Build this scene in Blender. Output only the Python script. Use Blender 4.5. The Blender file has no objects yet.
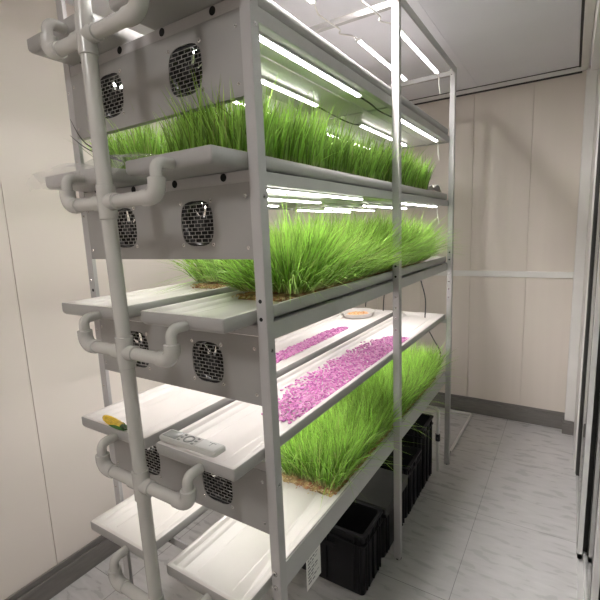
import bpy, bmesh, math, random
import numpy as np
from mathutils import Vector, Matrix, Euler

random.seed(7)
rng = np.random.default_rng(11)
C = bpy.context.scene.collection
sc = bpy.context.scene

# ------------------------------------------------------------------ materials
def mat(name, color, rough=.5, metal=0., spec=.5, bump=0., bump_scale=40., var=0., var_scale=6., emit=None, estr=0.,
        trans=0., alpha=1., stretch=(1, 1, 1), rvar=0.):
    m = bpy.data.materials.new(name); m.use_nodes = True
    nt = m.node_tree; b = nt.nodes['Principled BSDF']
    b.inputs['Base Color'].default_value = (*color, 1)
    b.inputs['Roughness'].default_value = rough
    b.inputs['Metallic'].default_value = metal
    b.inputs['Specular IOR Level'].default_value = spec
    b.inputs['Alpha'].default_value = alpha
    b.inputs['Transmission Weight'].default_value = trans
    if emit:
        b.inputs['Emission Color'].default_value = (*emit, 1); b.inputs['Emission Strength'].default_value = estr
    if bump or var or rvar:
        tc = nt.nodes.new('ShaderNodeTexCoord'); mp = nt.nodes.new('ShaderNodeMapping'); mp.inputs['Scale'].default_value = stretch
        nt.links.new(tc.outputs['Object'], mp.inputs['Vector'])
    if bump:
        n = nt.nodes.new('ShaderNodeTexNoise'); n.inputs['Scale'].default_value = bump_scale; n.inputs['Detail'].default_value = 4
        nt.links.new(mp.outputs[0], n.inputs['Vector'])
        bp = nt.nodes.new('ShaderNodeBump'); bp.inputs['Strength'].default_value = bump; bp.inputs['Distance'].default_value = .004
        nt.links.new(n.outputs['Fac'], bp.inputs['Height']); nt.links.new(bp.outputs[0], b.inputs['Normal'])
    if var or rvar:
        n = nt.nodes.new('ShaderNodeTexNoise'); n.inputs['Scale'].default_value = var_scale; n.inputs['Detail'].default_value = 5
        nt.links.new(mp.outputs[0], n.inputs['Vector'])
    if var:
        r = nt.nodes.new('ShaderNodeValToRGB')
        r.color_ramp.elements[0].position = .3; r.color_ramp.elements[1].position = .7
        r.color_ramp.elements[0].color = (*[c * (1 - var) for c in color], 1)
        r.color_ramp.elements[1].color = (*[min(1, c * (1 + var)) for c in color], 1)
        nt.links.new(n.outputs['Fac'], r.inputs[0]); nt.links.new(r.outputs[0], b.inputs['Base Color'])
    if rvar:
        mr = nt.nodes.new('ShaderNodeMapRange'); mr.inputs['From Min'].default_value = .3; mr.inputs['From Max'].default_value = .7
        mr.inputs['To Min'].default_value = rough - rvar; mr.inputs['To Max'].default_value = rough + rvar
        nt.links.new(n.outputs['Fac'], mr.inputs['Value']); nt.links.new(mr.outputs[0], b.inputs['Roughness'])
    return m

def attr_mat(name, rough=.5, transl=0., spec=.4):
    """colour comes from the point attribute 'Col' (natural variation from blade to blade)"""
    m = bpy.data.materials.new(name); m.use_nodes = True
    nt = m.node_tree; b = nt.nodes['Principled BSDF']; out = nt.nodes['Material Output']
    a = nt.nodes.new('ShaderNodeAttribute'); a.attribute_name = 'Col'
    nt.links.new(a.outputs['Color'], b.inputs['Base Color'])
    b.inputs['Roughness'].default_value = rough; b.inputs['Specular IOR Level'].default_value = spec
    if transl:
        t = nt.nodes.new('ShaderNodeBsdfTranslucent'); mx = nt.nodes.new('ShaderNodeMixShader'); mx.inputs[0].default_value = transl
        nt.links.new(a.outputs['Color'], t.inputs['Color'])
        nt.links.new(b.outputs[0], mx.inputs[1]); nt.links.new(t.outputs[0], mx.inputs[2]); nt.links.new(mx.outputs[0], out.inputs['Surface'])
    return m

M = {}
M['rack'] = mat('powder_coated_steel', (.43, .42, .418), .38, 0., .5, var=.04, var_scale=9, bump=.03, bump_scale=60)
M['panel'] = mat('galvanised_sheet', (.33, .325, .315), .40, .3, .5, var=.07, var_scale=5, rvar=.06)
M['hood'] = mat('hood_sheet', (.60, .59, .57), .35, .2, .5, var=.05, var_scale=4)
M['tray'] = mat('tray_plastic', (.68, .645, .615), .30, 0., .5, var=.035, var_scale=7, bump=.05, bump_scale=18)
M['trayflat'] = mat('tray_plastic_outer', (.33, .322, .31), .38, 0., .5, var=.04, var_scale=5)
M['pvc'] = mat('pvc', (.46, .452, .425), .24, 0., .5, var=.05, var_scale=8, bump=.02, bump_scale=50)
M['black'] = mat('black_plastic', (.012, .012, .014), .45, bump=.05, bump_scale=80)
M['hole'] = mat('dark_hole', (.006, .006, .006), .9)
M['chrome'] = mat('bright_steel', (.72, .71, .69), .22, .9, var=.1, var_scale=30)
M['grille'] = mat('fan_grille_steel', (.40, .39, .37), .35, .5, var=.06, var_scale=40)
M['crate'] = mat('crate_plastic', (.007, .0066, .009), .45, 0, .3, bump=.08, bump_scale=120, var=.15, var_scale=9)
M['cratein'] = mat('crate_inside', (.006, .006, .008), .6, bump=.05, bump_scale=60)
M['greylid'] = mat('grey_cardboard', (.06, .06, .055), .7, bump=.08, bump_scale=60, var=.1)
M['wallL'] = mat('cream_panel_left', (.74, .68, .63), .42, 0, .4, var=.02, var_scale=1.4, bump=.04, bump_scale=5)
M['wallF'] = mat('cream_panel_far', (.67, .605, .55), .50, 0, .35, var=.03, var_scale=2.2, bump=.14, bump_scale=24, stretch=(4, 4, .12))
M['ceil'] = mat('ceiling_panel', (.80, .795, .85), .42, 0, .45, var=.03, var_scale=2, bump=.05, bump_scale=6)
M['trim'] = mat('white_trim', (.72, .70, .68), .35, 0, .5, var=.03, bump=.03)
M['seal'] = mat('dark_seal', (.03, .028, .026), .6, bump=.05)
M['base'] = mat('baseboard_grey', (.16, .15, .14), .45, 0, .5, var=.12, var_scale=12, stretch=(1, 1, 6))
M['alu'] = mat('aluminium', (.72, .71, .70), .25, .45, var=.08, var_scale=12)
M['paper'] = mat('paper', (.74, .73, .71), .6, bump=.03, var=.02)
M['ink'] = mat('grey_print', (.22, .22, .23), .7, var=.1)
M['remote'] = mat('remote_grey', (.46, .455, .43), .4, bump=.02, var=.03)
M['remote_lite'] = mat('remote_key', (.60, .60, .575), .4, bump=.02)
M['remote_dark'] = mat('remote_screen', (.27, .28, .27), .25, bump=.02)
M['led'] = mat('led_diffuser', (.9, .9, .88), .4, emit=(1., .965, .94), estr=19.5)
M['ledbody'] = mat('led_body', (.74, .73, .72), .35, 0.1, bump=.02)
M['wire'] = mat('white_wire', (.72, .70, .67), .45, bump=.02)
M['husk'] = mat('husk_green', (.05, .20, .025), .5, bump=.4, bump_scale=50, var=.3, stretch=(1, 9, 9))
M['grass'] = attr_mat('grass_blades', .42, .38)
M['dry'] = attr_mat('root_mat', .8, .1)
M['seed'] = attr_mat('seed_coat', .45, 0.)
M['deadleaf'] = mat('dead_leaf', (.035, .03, .028), .6, bump=.1)

# polished marble-look floor tiles
def floor_mat():
    m = bpy.data.materials.new('marble_tiles'); m.use_nodes = True; nt = m.node_tree; b = nt.nodes['Principled BSDF']
    N = nt.nodes.new; L = nt.links.new
    geo = N('ShaderNodeTexCoord'); sep = N('ShaderNodeSeparateXYZ'); L(geo.outputs['Object'], sep.inputs[0])
    def line(axis, off, size, w):
        a = N('ShaderNodeMath'); a.operation = 'SUBTRACT'; a.inputs[1].default_value = off; L(sep.outputs[axis], a.inputs[0])
        d = N('ShaderNodeMath'); d.operation = 'DIVIDE'; d.inputs[1].default_value = size; L(a.outputs[0], d.inputs[0])
        f = N('ShaderNodeMath'); f.operation = 'FRACT'; L(d.outputs[0], f.inputs[0])
        s = N('ShaderNodeMath'); s.operation = 'SUBTRACT'; s.inputs[1].default_value = .5; L(f.outputs[0], s.inputs[0])
        ab = N('ShaderNodeMath'); ab.operation = 'ABSOLUTE'; L(s.outputs[0], ab.inputs[0])
        g = N('ShaderNodeMath'); g.operation = 'GREATER_THAN'; g.inputs[1].default_value = .5 - w / size; L(ab.outputs[0], g.inputs[0])
        return g
    lx = line('X', .27, .7, .0017); ly = line('Y', .19, .7, .0017)
    mx = N('ShaderNodeMath'); mx.operation = 'MAXIMUM'; L(lx.outputs[0], mx.inputs[0]); L(ly.outputs[0], mx.inputs[1])
    mp = N('ShaderNodeMapping'); mp.inputs['Scale'].default_value = (1.0, 3.6, 1); mp.inputs['Rotation'].default_value = (0, 0, .12)
    L(geo.outputs['Object'], mp.inputs[0])
    n1 = N('ShaderNodeTexNoise'); n1.inputs['Scale'].default_value = 7.5; n1.inputs['Detail'].default_value = 7; n1.inputs['Distortion'].default_value = .35
    L(mp.outputs[0], n1.inputs['Vector'])
    n2 = N('ShaderNodeTexNoise'); n2.inputs['Scale'].default_value = 1.1; n2.inputs['Detail'].default_value = 3; L(geo.outputs['Object'], n2.inputs['Vector'])
    r = N('ShaderNodeValToRGB'); e = r.color_ramp.elements
    e[0].position = .33; e[0].color = (.40, .388, .385, 1); e[1].position = .74; e[1].color = (.60, .58, .58, 1)
    k = e.new(.5); k.color = (.47, .458, .455, 1)
    L(n1.outputs['Fac'], r.inputs[0])
    r2 = N('ShaderNodeValToRGB'); r2.color_ramp.elements[0].color = (.54, .53, .53, 1); r2.color_ramp.elements[1].color = (.38, .37, .37, 1)
    L(n2.outputs['Fac'], r2.inputs[0])
    mixn = N('ShaderNodeMix'); mixn.data_type = 'RGBA'; mixn.inputs[0].default_value = .52
    L(r.outputs[0], mixn.inputs[6]); L(r2.outputs[0], mixn.inputs[7])
    mj = N('ShaderNodeMix'); mj.data_type = 'RGBA'; L(mx.outputs[0], mj.inputs[0]); L(mixn.outputs[2], mj.inputs[6]); mj.inputs[7].default_value = (.20, .195, .19, 1)
    L(mj.outputs[2], b.inputs['Base Color'])
    rr = N('ShaderNodeMapRange'); rr.inputs['To Min'].default_value = .20; rr.inputs['To Max'].default_value = .38; L(n1.outputs['Fac'], rr.inputs['Value']); L(rr.outputs[0], b.inputs['Roughness'])
    bp = N('ShaderNodeBump'); bp.inputs['Strength'].default_value = .12; bp.inputs['Distance'].default_value = .01; L(n1.outputs['Fac'], bp.inputs['Height']); L(bp.outputs[0], b.inputs['Normal'])
    return m
M['floor'] = floor_mat()

def glass_mat():
    m = bpy.data.materials.new('door_glass'); m.use_nodes = True; nt = m.node_tree
    b = nt.nodes['Principled BSDF']; out = nt.nodes['Material Output']
    b.inputs['Base Color'].default_value = (.82, .9, .88, 1); b.inputs['Roughness'].default_value = .03
    b.inputs['Transmission Weight'].default_value = 1.; b.inputs['IOR'].default_value = 1.3
    t = nt.nodes.new('ShaderNodeBsdfTransparent'); t.inputs[0].default_value = (.84, .9, .88, 1)
    g = nt.nodes.new('ShaderNodeBsdfGlossy'); g.inputs['Roughness'].default_value = .04
    fr = nt.nodes.new('ShaderNodeFresnel'); fr.inputs['IOR'].default_value = 1.45
    mx = nt.nodes.new('ShaderNodeMixShader'); nt.links.new(fr.outputs[0], mx.inputs[0]); nt.links.new(t.outputs[0], mx.inputs[1]); nt.links.new(g.outputs[0], mx.inputs[2])
    nt.links.new(mx.outputs[0], out.inputs['Surface'])
    return m
M['glass'] = glass_mat()

def film_mat():
    m = bpy.data.materials.new('plastic_film'); m.use_nodes = True; nt = m.node_tree
    b = nt.nodes['Principled BSDF']; out = nt.nodes['Material Output']
    b.inputs['Base Color'].default_value = (.80, .79, .77, 1); b.inputs['Roughness'].default_value = .25
    t = nt.nodes.new('ShaderNodeBsdfTransparent'); mx = nt.nodes.new('ShaderNodeMixShader'); mx.inputs[0].default_value = .24
    n = nt.nodes.new('ShaderNodeTexNoise'); n.inputs['Scale'].default_value = 26; n.inputs['Detail'].default_value = 3
    bp = nt.nodes.new('ShaderNodeBump'); bp.inputs['Strength'].default_value = .5; bp.inputs['Distance'].default_value = .01
    nt.links.new(n.outputs['Fac'], bp.inputs['Height']); nt.links.new(bp.outputs[0], b.inputs['Normal'])
    nt.links.new(t.outputs[0], mx.inputs[1]); nt.links.new(b.outputs[0], mx.inputs[2]); nt.links.new(mx.outputs[0], out.inputs['Surface'])
    return m
M['film'] = film_mat()

# ------------------------------------------------------------------ helpers
def link(name, me, parent=None, mats=()):
    o = bpy.data.objects.new(name, me); C.objects.link(o)
    for m in mats: me.materials.append(m)
    if parent is not None: o.parent = parent
    return o

def obj(name, bm, m, parent=None, smooth=True, angle=.6):
    me = bpy.data.meshes.new(name); bm.normal_update()
    bmesh.ops.recalc_face_normals(bm, faces=bm.faces[:])
    if smooth:
        for f in bm.faces: f.smooth = True
        for e in bm.edges:
            if len(e.link_faces) == 2 and e.link_faces[0].normal.angle(e.link_faces[1].normal, 0) > angle: e.smooth = False
    bm.to_mesh(me); bm.free()
    return link(name, me, parent, m if isinstance(m, (list, tuple)) else [m])

def tag(o, label=None, cat=None, group=None, kind=None):
    if label: o['label'] = label
    if cat: o['category'] = cat
    if group: o['group'] = group
    if kind: o['kind'] = kind
    return o

def empty(name, loc, label, cat, group=None, rz=0.):
    o = bpy.data.objects.new(name, None); C.objects.link(o); o.location = loc; o.rotation_euler = (0, 0, rz); o.empty_display_size = .05
    return tag(o, label, cat, group)

def box(bm, a, b, bevel=0., mi=0, seg=2):
    x0, y0, z0 = [min(a[i], b[i]) for i in range(3)]; x1, y1, z1 = [max(a[i], b[i]) for i in range(3)]
    vs = [bm.verts.new(p) for p in ((x0, y0, z0), (x1, y0, z0), (x1, y1, z0), (x0, y1, z0), (x0, y0, z1), (x1, y0, z1), (x1, y1, z1), (x0, y1, z1))]
    fs = [bm.faces.new([vs[i] for i in q]) for q in ((3, 2, 1, 0), (4, 5, 6, 7), (0, 1, 5, 4), (1, 2, 6, 5), (2, 3, 7, 6), (3, 0, 4, 7))]
    for f in fs: f.material_index = mi
    if bevel > 0:
        es = list({e for f in fs for e in f.edges})
        r = bmesh.ops.bevel(bm, geom=es, offset=bevel, segments=seg, profile=.5, affect='EDGES')
        for f in r['faces']: f.material_index = mi
    return fs

def disc(bm, c, axis, r, depth, n=16, mi=0, r2=None):
    """short cylinder whose first cap centre is c, running depth along axis"""
    c = Vector(c); ax = Vector(axis).normalized()
    u = ax.orthogonal().normalized(); v = ax.cross(u)
    r2 = r if r2 is None else r2
    A = [bm.verts.new(c + r * (math.cos(t) * u + math.sin(t) * v)) for t in [2 * math.pi * i / n for i in range(n)]]
    B = [bm.verts.new(c + ax * depth + r2 * (math.cos(t) * u + math.sin(t) * v)) for t in [2 * math.pi * i / n for i in range(n)]]
    fs = [bm.faces.new(A[::-1]), bm.faces.new(B)]
    for i in range(n): fs.append(bm.faces.new((A[i], A[(i + 1) % n], B[(i + 1) % n], B[i])))
    for f in fs: f.material_index = mi

def tube(bm, pts, r, n=14, cap=True, mi=0):
    pts = [Vector(p) for p in pts]; rr = r if isinstance(r, (list, tuple)) else [r] * len(pts)
    rings = []; u = None
    for i, p in enumerate(pts):
        d = (pts[min(i + 1, len(pts) - 1)] - pts[max(i - 1, 0)]).normalized()
        if u is None: u = d.orthogonal().normalized()
        else: u = (u - d * u.dot(d)).normalized()
        v = d.cross(u)
        rings.append([bm.verts.new(p + rr[i] * (math.cos(2 * math.pi * k / n) * u + math.sin(2 * math.pi * k / n) * v)) for k in range(n)])
    for a, b in zip(rings, rings[1:]):
        for k in range(n):
            f = bm.faces.new((a[k], a[(k + 1) % n], b[(k + 1) % n], b[k])); f.material_index = mi
    if cap:
        f = bm.faces.new(rings[0][::-1]); f.material_index = mi; f = bm.faces.new(rings[-1]); f.material_index = mi

def arc(p0, corner, p1, rad, n=7):
    """fillet points around a corner between two straight runs"""
    p0, c, p1 = Vector(p0), Vector(corner), Vector(p1)
    a = (p0 - c).normalized(); b = (p1 - c).normalized()
    s = c + a * rad; e = c + b * rad
    out = []
    for i in range(n + 1):
        t = i / n; th = t * math.pi / 2
        out.append(c + a * rad * (1 - math.sin(th)) + b * rad * (1 - math.cos(th)))
    return out

def smooth_path(pts, n=8):
    pts = [Vector(p) for p in pts]; P = [pts[0]] + pts + [pts[-1]]; out = []
    for i in range(1, len(P) - 2):
        for k in range(n):
            t = k / n; a, b, c, d = P[i - 1], P[i], P[i + 1], P[i + 2]
            out.append(.5 * ((2 * b) + (-a + c) * t + (2 * a - 5 * b + 4 * c - d) * t * t + (-a + 3 * b - 3 * c + d) * t ** 3))
    out.append(pts[-1]); return out

def rrect(x0, x1, y0, y1, r, z, n=4):
    out = []
    for cx, cy, t0 in ((x1 - r, y1 - r, 0), (x0 + r, y1 - r, 90), (x0 + r, y0 + r, 180), (x1 - r, y0 + r, 270)):
        for k in range(n + 1):
            t = math.radians(t0 + 90 * k / n); out.append((cx + r * math.cos(t), cy + r * math.sin(t), z))
    return out

def loft(bm, loops, cap0=True, cap1=True, mis=None):
    L = [[bm.verts.new(p) for p in lp] for lp in loops]; n = len(L[0])
    for j, (a, b) in enumerate(zip(L, L[1:])):
        for k in range(n):
            f = bm.faces.new((a[k], a[(k + 1) % n], b[(k + 1) % n], b[k]))
            if mis: f.material_index = mis[j]
    if cap0:
        f = bm.faces.new(L[0][::-1]); f.material_index = mis[0] if mis else 0
    if cap1:
        f = bm.faces.new(L[-1]); f.material_index = mis[-1] if mis else 0

def structure(name, bm, m, parent=None, smooth=False):
    o = obj(name, bm, m, parent, smooth); o['kind'] = 'structure'; return o

# ------------------------------------------------------------------ dimensions (metres)
W, YM, YL = .78, 1.013, 2.07
RIM = {1: 2.287, 2: 1.89, 3: 1.49, 4: 1.10, 5: .695}
ZT = 2.63
XL, XG, YF, ZC = -1.38, .755, 3.03, 2.778
ORD = {1: 'top', 2: 'second', 3: 'third', 4: 'fourth', 5: 'bottom'}

# ------------------------------------------------------------------ room
bm = bmesh.new(); box(bm, (XL - .1, -2.6, -.05), (1.9, YF + .1, 0)); structure('floor', bm, M['floor'])
def ceiling():
    bm = bmesh.new()
    xs = [XL - .05, -.9, -.0375, .80, 1.9]
    for a, b in zip(xs, xs[1:]): box(bm, (a + .0008, -2.6, ZC), (b - .0008, YF + .1, ZC + .04))
    box(bm, (XL - .1, -2.6, ZC + .006), (1.9, YF + .1, ZC + .05), mi=0)
    return structure('ceiling', bm, M['ceil'])
ceiling()
# the ceiling seam seen across the far right of the ceiling
def panel_wall(name, axis, at, cuts, lo, hi, m, thick=.04, gap=.0016):
    bm = bmesh.new()
    for a, b in zip(cuts, cuts[1:]):
        if axis == 'x': box(bm, (a + gap, at, lo), (b - gap, at + thick, hi), bevel=.0012, seg=1)
        else: box(bm, (at - thick, a + gap, lo), (at, b - gap, hi), bevel=.0012, seg=1)
    if axis == 'x': box(bm, (cuts[0], at + .006, lo), (cuts[-1], at + thick + .02, hi))
    else: box(bm, (at - thick - .02, cuts[0], lo), (at - .006, cuts[-1], hi))
    return structure(name, bm, m)
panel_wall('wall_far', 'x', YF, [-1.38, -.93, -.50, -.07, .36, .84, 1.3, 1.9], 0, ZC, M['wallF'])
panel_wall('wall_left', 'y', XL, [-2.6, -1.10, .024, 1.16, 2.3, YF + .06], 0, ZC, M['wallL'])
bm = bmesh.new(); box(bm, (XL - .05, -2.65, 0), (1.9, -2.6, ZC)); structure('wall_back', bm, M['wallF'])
bm = bmesh.new(); box(bm, (1.9, -2.6, 0), (1.95, YF + .1, ZC)); structure('wall_right', bm, M['wallL'])
bm = bmesh.new(); box(bm, (XL, -2.6, 0), (XL + .022, YF, .105), bevel=.003); box(bm, (XL, -2.6, .105), (XL + .012, YF, .135), bevel=.003); structure('baseboard_left', bm, M['base'])
bm = bmesh.new(); box(bm, (XL, YF - .022, 0), (.69, YF, .115), bevel=.003); box(bm, (XL, YF - .010, .115), (.69, YF, .142), bevel=.003)
box(bm, (.672, YF - .10, 0), (XG - .002, YF, .095), bevel=.003); structure('baseboard_far', bm, M['base'])
# horizontal white joint strip on the far wall
bm = bmesh.new(); box(bm, (XL, YF - .012, 1.246), (.69, YF, 1.295), bevel=.002); structure('trim_1', bm, M['trim'])
# far ceiling cove
bm = bmesh.new(); box(bm, (XL, YF - .035, ZC - .032), (.66, YF, ZC - .004), bevel=.004); structure('trim_2', bm, M['trim'])
bm = bmesh.new(); box(bm, (XL, YF - .042, ZC - .004), (.655, YF, ZC)); box(bm, (XL, YF - .02, ZC - .040), (.66, YF, ZC - .032)); structure('trim_3', bm, M['seal'])
# right ceiling trim
bm = bmesh.new(); box(bm, (.652, -2.6, ZC - .03), (.70, YF, ZC), bevel=.004); structure('trim_4', bm, M['trim'])
bm = bmesh.new(); box(bm, (.638, -2.6, ZC - .008), (.652, YF - .03, ZC)); structure('trim_5', bm, M['seal'])
# corner column and door jamb
bm = bmesh.new(); box(bm, (.686, YF - .05, .095), (XG, YF, ZC - .03), bevel=.006); structure('trim_6', bm, M['trim'])
bm = bmesh.new(); box(bm, (XG - .003, 2.35, .0), (XG + .09, YF, ZC), bevel=.004); structure('trim_7', bm, M['trim'])
bm = bmesh.new(); box(bm, (.70, -2.6, 2.56), (XG + .09, 2.36, ZC), bevel=.004); structure('trim_8', bm, M['trim'])
bm = bmesh.new(); box(bm, (XG + .01, -2.6, 0), (XG + .10, 2.36, .012), bevel=.002); box(bm, (XG + .035, -2.6, 0), (XG + .045, 2.36, .02)); structure('trim_9', bm, M['alu'])

# glazed sliding doors: three leaves one behind the other
def glass_door(n, xo, y_lead, y_tail):
    root = bpy.data.objects.new('door_%d' % n, None); C.objects.link(root); root['kind'] = 'structure'; root.location = (XG + xo, (y_lead + y_tail) / 2, 0)
    def P(name, boxes, m):
        bm = bmesh.new()
        for a, b in boxes: box(bm, (a[0] - root.location.x, a[1] - root.location.y, a[2]), (b[0] - root.location.x, b[1] - root.location.y, b[2]), bevel=.0012, seg=1)
        return obj(name, bm, m, root, smooth=False)
    x0 = XG + xo; x1 = x0 + .022
    P('pane', [((x0 + .008, y_tail + .03, .05), (x0 + .014, y_lead - .05, 2.53))], M['glass'])
    P('stile', [((x0, y_lead - .055, .022), (x1, y_lead - .018, 2.55)), ((x0, y_tail, .022), (x1, y_tail + .04, 2.55))], M['alu'])
    P('gasket', [((x0 - .002, y_lead - .018, .022), (x1, y_lead, 2.55)), ((x0 - .001, y_lead - .085, .045), (x1, y_lead - .055, 2.54)), ((x0 - .001, y_tail + .04, .045), (x1, y_tail + .06, 2.54))], M['seal'])
    P('rail', [((x0, y_tail, .022), (x1, y_lead, .05)), ((x0, y_tail, 2.53), (x1, y_lead, 2.56))], M['alu'])
glass_door(1, .008, 2.30, 1.44)
glass_door(2, .012 + .022, 1.534 + .02, .86)
glass_door(3, .012 + .048, .97, -1.0)
# ------------------------------------------------------------------ shelving rack
rack = empty('shelving_rack', (-W / 2, YL / 2, 0), 'tall white steel multi-tier growing rack standing on the grey tile floor', 'rack')
RO = Vector((-W / 2, YL / 2, 0))
def rp(name, bm, m, smooth=True, parent=None):
    bmesh.ops.translate(bm, vec=-RO, verts=bm.verts[:])
    return obj(name, bm, m, parent or rack, smooth)
def post(x, y0, y1, side, flange_y):
    """steel angle: a flange .03 wide facing the short end and a .08 side flange; side=+1 right row, -1 left row"""
    bm = bmesh.new(); t = .003
    ztop = ZT + .02
    xi = x - side * .032
    if abs(y1 - y0) > .01:
        box(bm, (x, y0, 0), (x - side * t, y1, ztop), bevel=.0008, seg=1)
    fy = y0 if flange_y == 0 else y1 - t
    box(bm, (x - side * t, fy, 0), (xi, fy + t, ztop), bevel=.0008, seg=1)
    # punched holes
    for r in (RIM[3],):
        for dz in (.024, -.024):
            yy = fy - .0006 if flange_y == 0 else fy + t - .0004
            disc(bm, (x - side * .018, yy, r + dz), (0, 1, 0), .0055, .001, 12, 1)
    yc = (y0 + y1) / 2
    return rp('post', bm, [M['rack'], M['hole']])
for px_, sd in ((0, 1), (-W, -1)):
    for py_ in (0, YM, YL - .032): post(px_, py_, py_ + .032, sd, 0)
for x in (-.015, -W + .015):      # feet
    for y in (.016, YM + .016, YL - .016):
        bm = bmesh.new(); disc(bm, (x, y, 0), (0, 0, 1), .017, .006, 16); rp('foot', bm, M['black'])
bolt_me = None
def bolt(x, y, z, axis=(0, -1, 0), r=.0062, parent=None, off=None):
    global bolt_me
    if bolt_me is None:
        bm = bmesh.new(); disc(bm, (0, 0, 0), (0, 0, 1), 1.25, .16, 14); disc(bm, (0, 0, .16), (0, 0, 1), 1., .28, 12, r2=.72); disc(bm, (0, 0, .44), (0, 0, 1), .34, .02, 6, mi=1)
        bolt_me = bpy.data.meshes.new('bolt')
        bm.to_mesh(bolt_me); bm.free(); bolt_me.materials.append(M['chrome']); bolt_me.materials.append(M['hole'])
    o = bpy.data.objects.new('bolt', bolt_me); C.objects.link(o)
    p = parent or rack; o.parent = p
    o.location = Vector((x, y, z)) - (RO if p is rack else off)
    o.rotation_euler = Vector(axis).to_track_quat('Z', 'Y').to_euler(); o.scale = (r, r, r)
    return o
for z in (.712, .665): bolt(-.019, -.0005, z, r=.0075)
for lv, r in RIM.items():
    bolt(.0005, .016, r - .11, (1, 0, 0), .004)
    for dz in (.06, -.12): bolt(-W + .015, -.0005, r + dz, r=.004)
for y in (YM, YL - .032):
    for z in (1.37, 1.32, 1.27, 1.215): bolt(-.018, y - .0005, z, r=.0042)
# end beams with oval black holes, side beams, cross bars
for lv, r in RIM.items():
    for y, s in ((0.002, 1), (YL - .006, -1)):
        bm = bmesh.new(); box(bm, (-W + .003, y, r - .071), (-.003, y + .004, r - .0425), bevel=.001, seg=1)
        box(bm, (-W + .004, y + .004, r - .0712), (-.004, y + .022, r - .069))
        if s == 1:
            for hx in (-.118, -.303, -.487, -.66):
                disc(bm, (hx, y - .0006, r - .054), (0, 1, 0), .0105, .0012, 18, 1)
            disc(bm, (-.683, y - .0006, r - .042), (0, 1, 0), .005, .0012, 10, 1)
        rp('end_beam', bm, [M['rack'], M['hole']])
    for x, s in ((-.0305, 1), (-W + .0305, -1)):
        top, bot = {1: (.041, .078), 2: (.041, .076), 3: (.046, .094), 4: (.041, .056), 5: (.003, .088)}[lv]
        if lv == 5 and s == -1: top = .041
        if lv == 4: x -= s * .06
        bm = bmesh.new(); box(bm, (x, .0335, r - bot), (x - s * .003, YL - .034, r - top), bevel=.001, seg=1)
        if lv == 3: box(bm, (x - s * .003, .034, r - top - .003), (x - s * .022, YL - .034, r - top))
        else: box(bm, (x - s * .003, .034, r - bot), (x - s * .022, YL - .034, r - bot + .003))
        rp('side_beam', bm, M['rack'])
    for y in (YM + .01, .50, 1.56):
        bm = bmesh.new(); box(bm, (-W + .006, y, r - .066), (-.033 if lv != 4 else -.07, y + .028, r - .0425), bevel=.001, seg=1); rp('cross_bar', bm, M['rack'])
    if lv != 5:
        bm = bmesh.new()
        xr = -.095 if lv == 4 else -.0345
        box(bm, (-W + .034, .008, r - .0685), (xr, YM + .02, r - .0665)); box(bm, (-W + .034, YM + .05, r - .0685), (xr, YL - .026, r - .0665))
        for x in (-.17, -.39, -.59): box(bm, (x - .012, .028, r - .0725), (x + .012, YL - .028, r - .0685), bevel=.0015, seg=1)
        rp('hood_sheet', bm, M['hood'])
# top frame
for x, s in ((0, 1), (-W, -1)):
    bm = bmesh.new(); box(bm, (x + s * .001, -.001, ZT - .012), (x - s * .0, YL, ZT + .022)); box(bm, (x, 0, ZT + .019), (x - s * .028, YL, ZT + .022)); box(bm, (x - s * .004, .005, ZT - .012), (x - s * .007, YL - .005, ZT + .018))
    rp('top_rail', bm, M['rack'])
for y in (.004, YM + .004, YL - .03):
    bm = bmesh.new(); box(bm, (-W + .008, y, ZT - .022), (-.008, y + .026, ZT + .004), bevel=.0015, seg=1); rp('top_cross_bar', bm, M['rack'])
bolt(.0015, YM + .016, ZT - .002, (1, 0, 0), .006); bolt(-.02, YL - .04, ZT - .022, (0, 0, -1), .005)

# ------------------------------------------------------------------ trays
def tray(name, x0, x1, y0, y1, r, label, rise=0.):
    H = .04; o = (x0 + x1) / 2
    root = empty(name, (o, y0, r - H), label, 'tray', 'long white growing trays on the rack')
    a, b = x0 - o, x1 - o; l = y1 - y0
    bm = bmesh.new(); rc = .006
    def R_(i, z, rr=None): return rrect(a + i, b - i, i, l - i, max(rr if rr is not None else rc, .002), z)
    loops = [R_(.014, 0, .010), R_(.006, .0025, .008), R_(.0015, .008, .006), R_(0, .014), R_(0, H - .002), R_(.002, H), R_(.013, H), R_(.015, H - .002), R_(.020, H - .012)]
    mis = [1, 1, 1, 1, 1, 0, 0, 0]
    # inner: ledge then floor of the channel
    def R2(i, j, z): return rrect(a + i, b - i, j, l - j, .006, z)
    loops += [R2(.034, .026, H - .0135), R2(.040, .034, H - .024)]
    mis += [0, 0]
    loft(bm, loops, True, True, mis)
    if rise:
        for v in bm.verts: v.co.z += rise * v.co.y / l
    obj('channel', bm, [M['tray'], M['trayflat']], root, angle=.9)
    bm = bmesh.new()                   # moulded ribs on the channel floor
    for k in (-.3, .3):
        xx = k * (b - a - .08); zf = H - .024
        loft(bm, [[(xx - .006, y, zf - .002 + rise * y / l), (xx - .002, y, zf + .0006 + rise * y / l), (xx + .002, y, zf + .0006 + rise * y / l), (xx + .006, y, zf - .002 + rise * y / l)] for y in (.05, l * .5, l - .05)])
    obj('floor_rib', bm, M['tray'], root)
    return root
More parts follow.
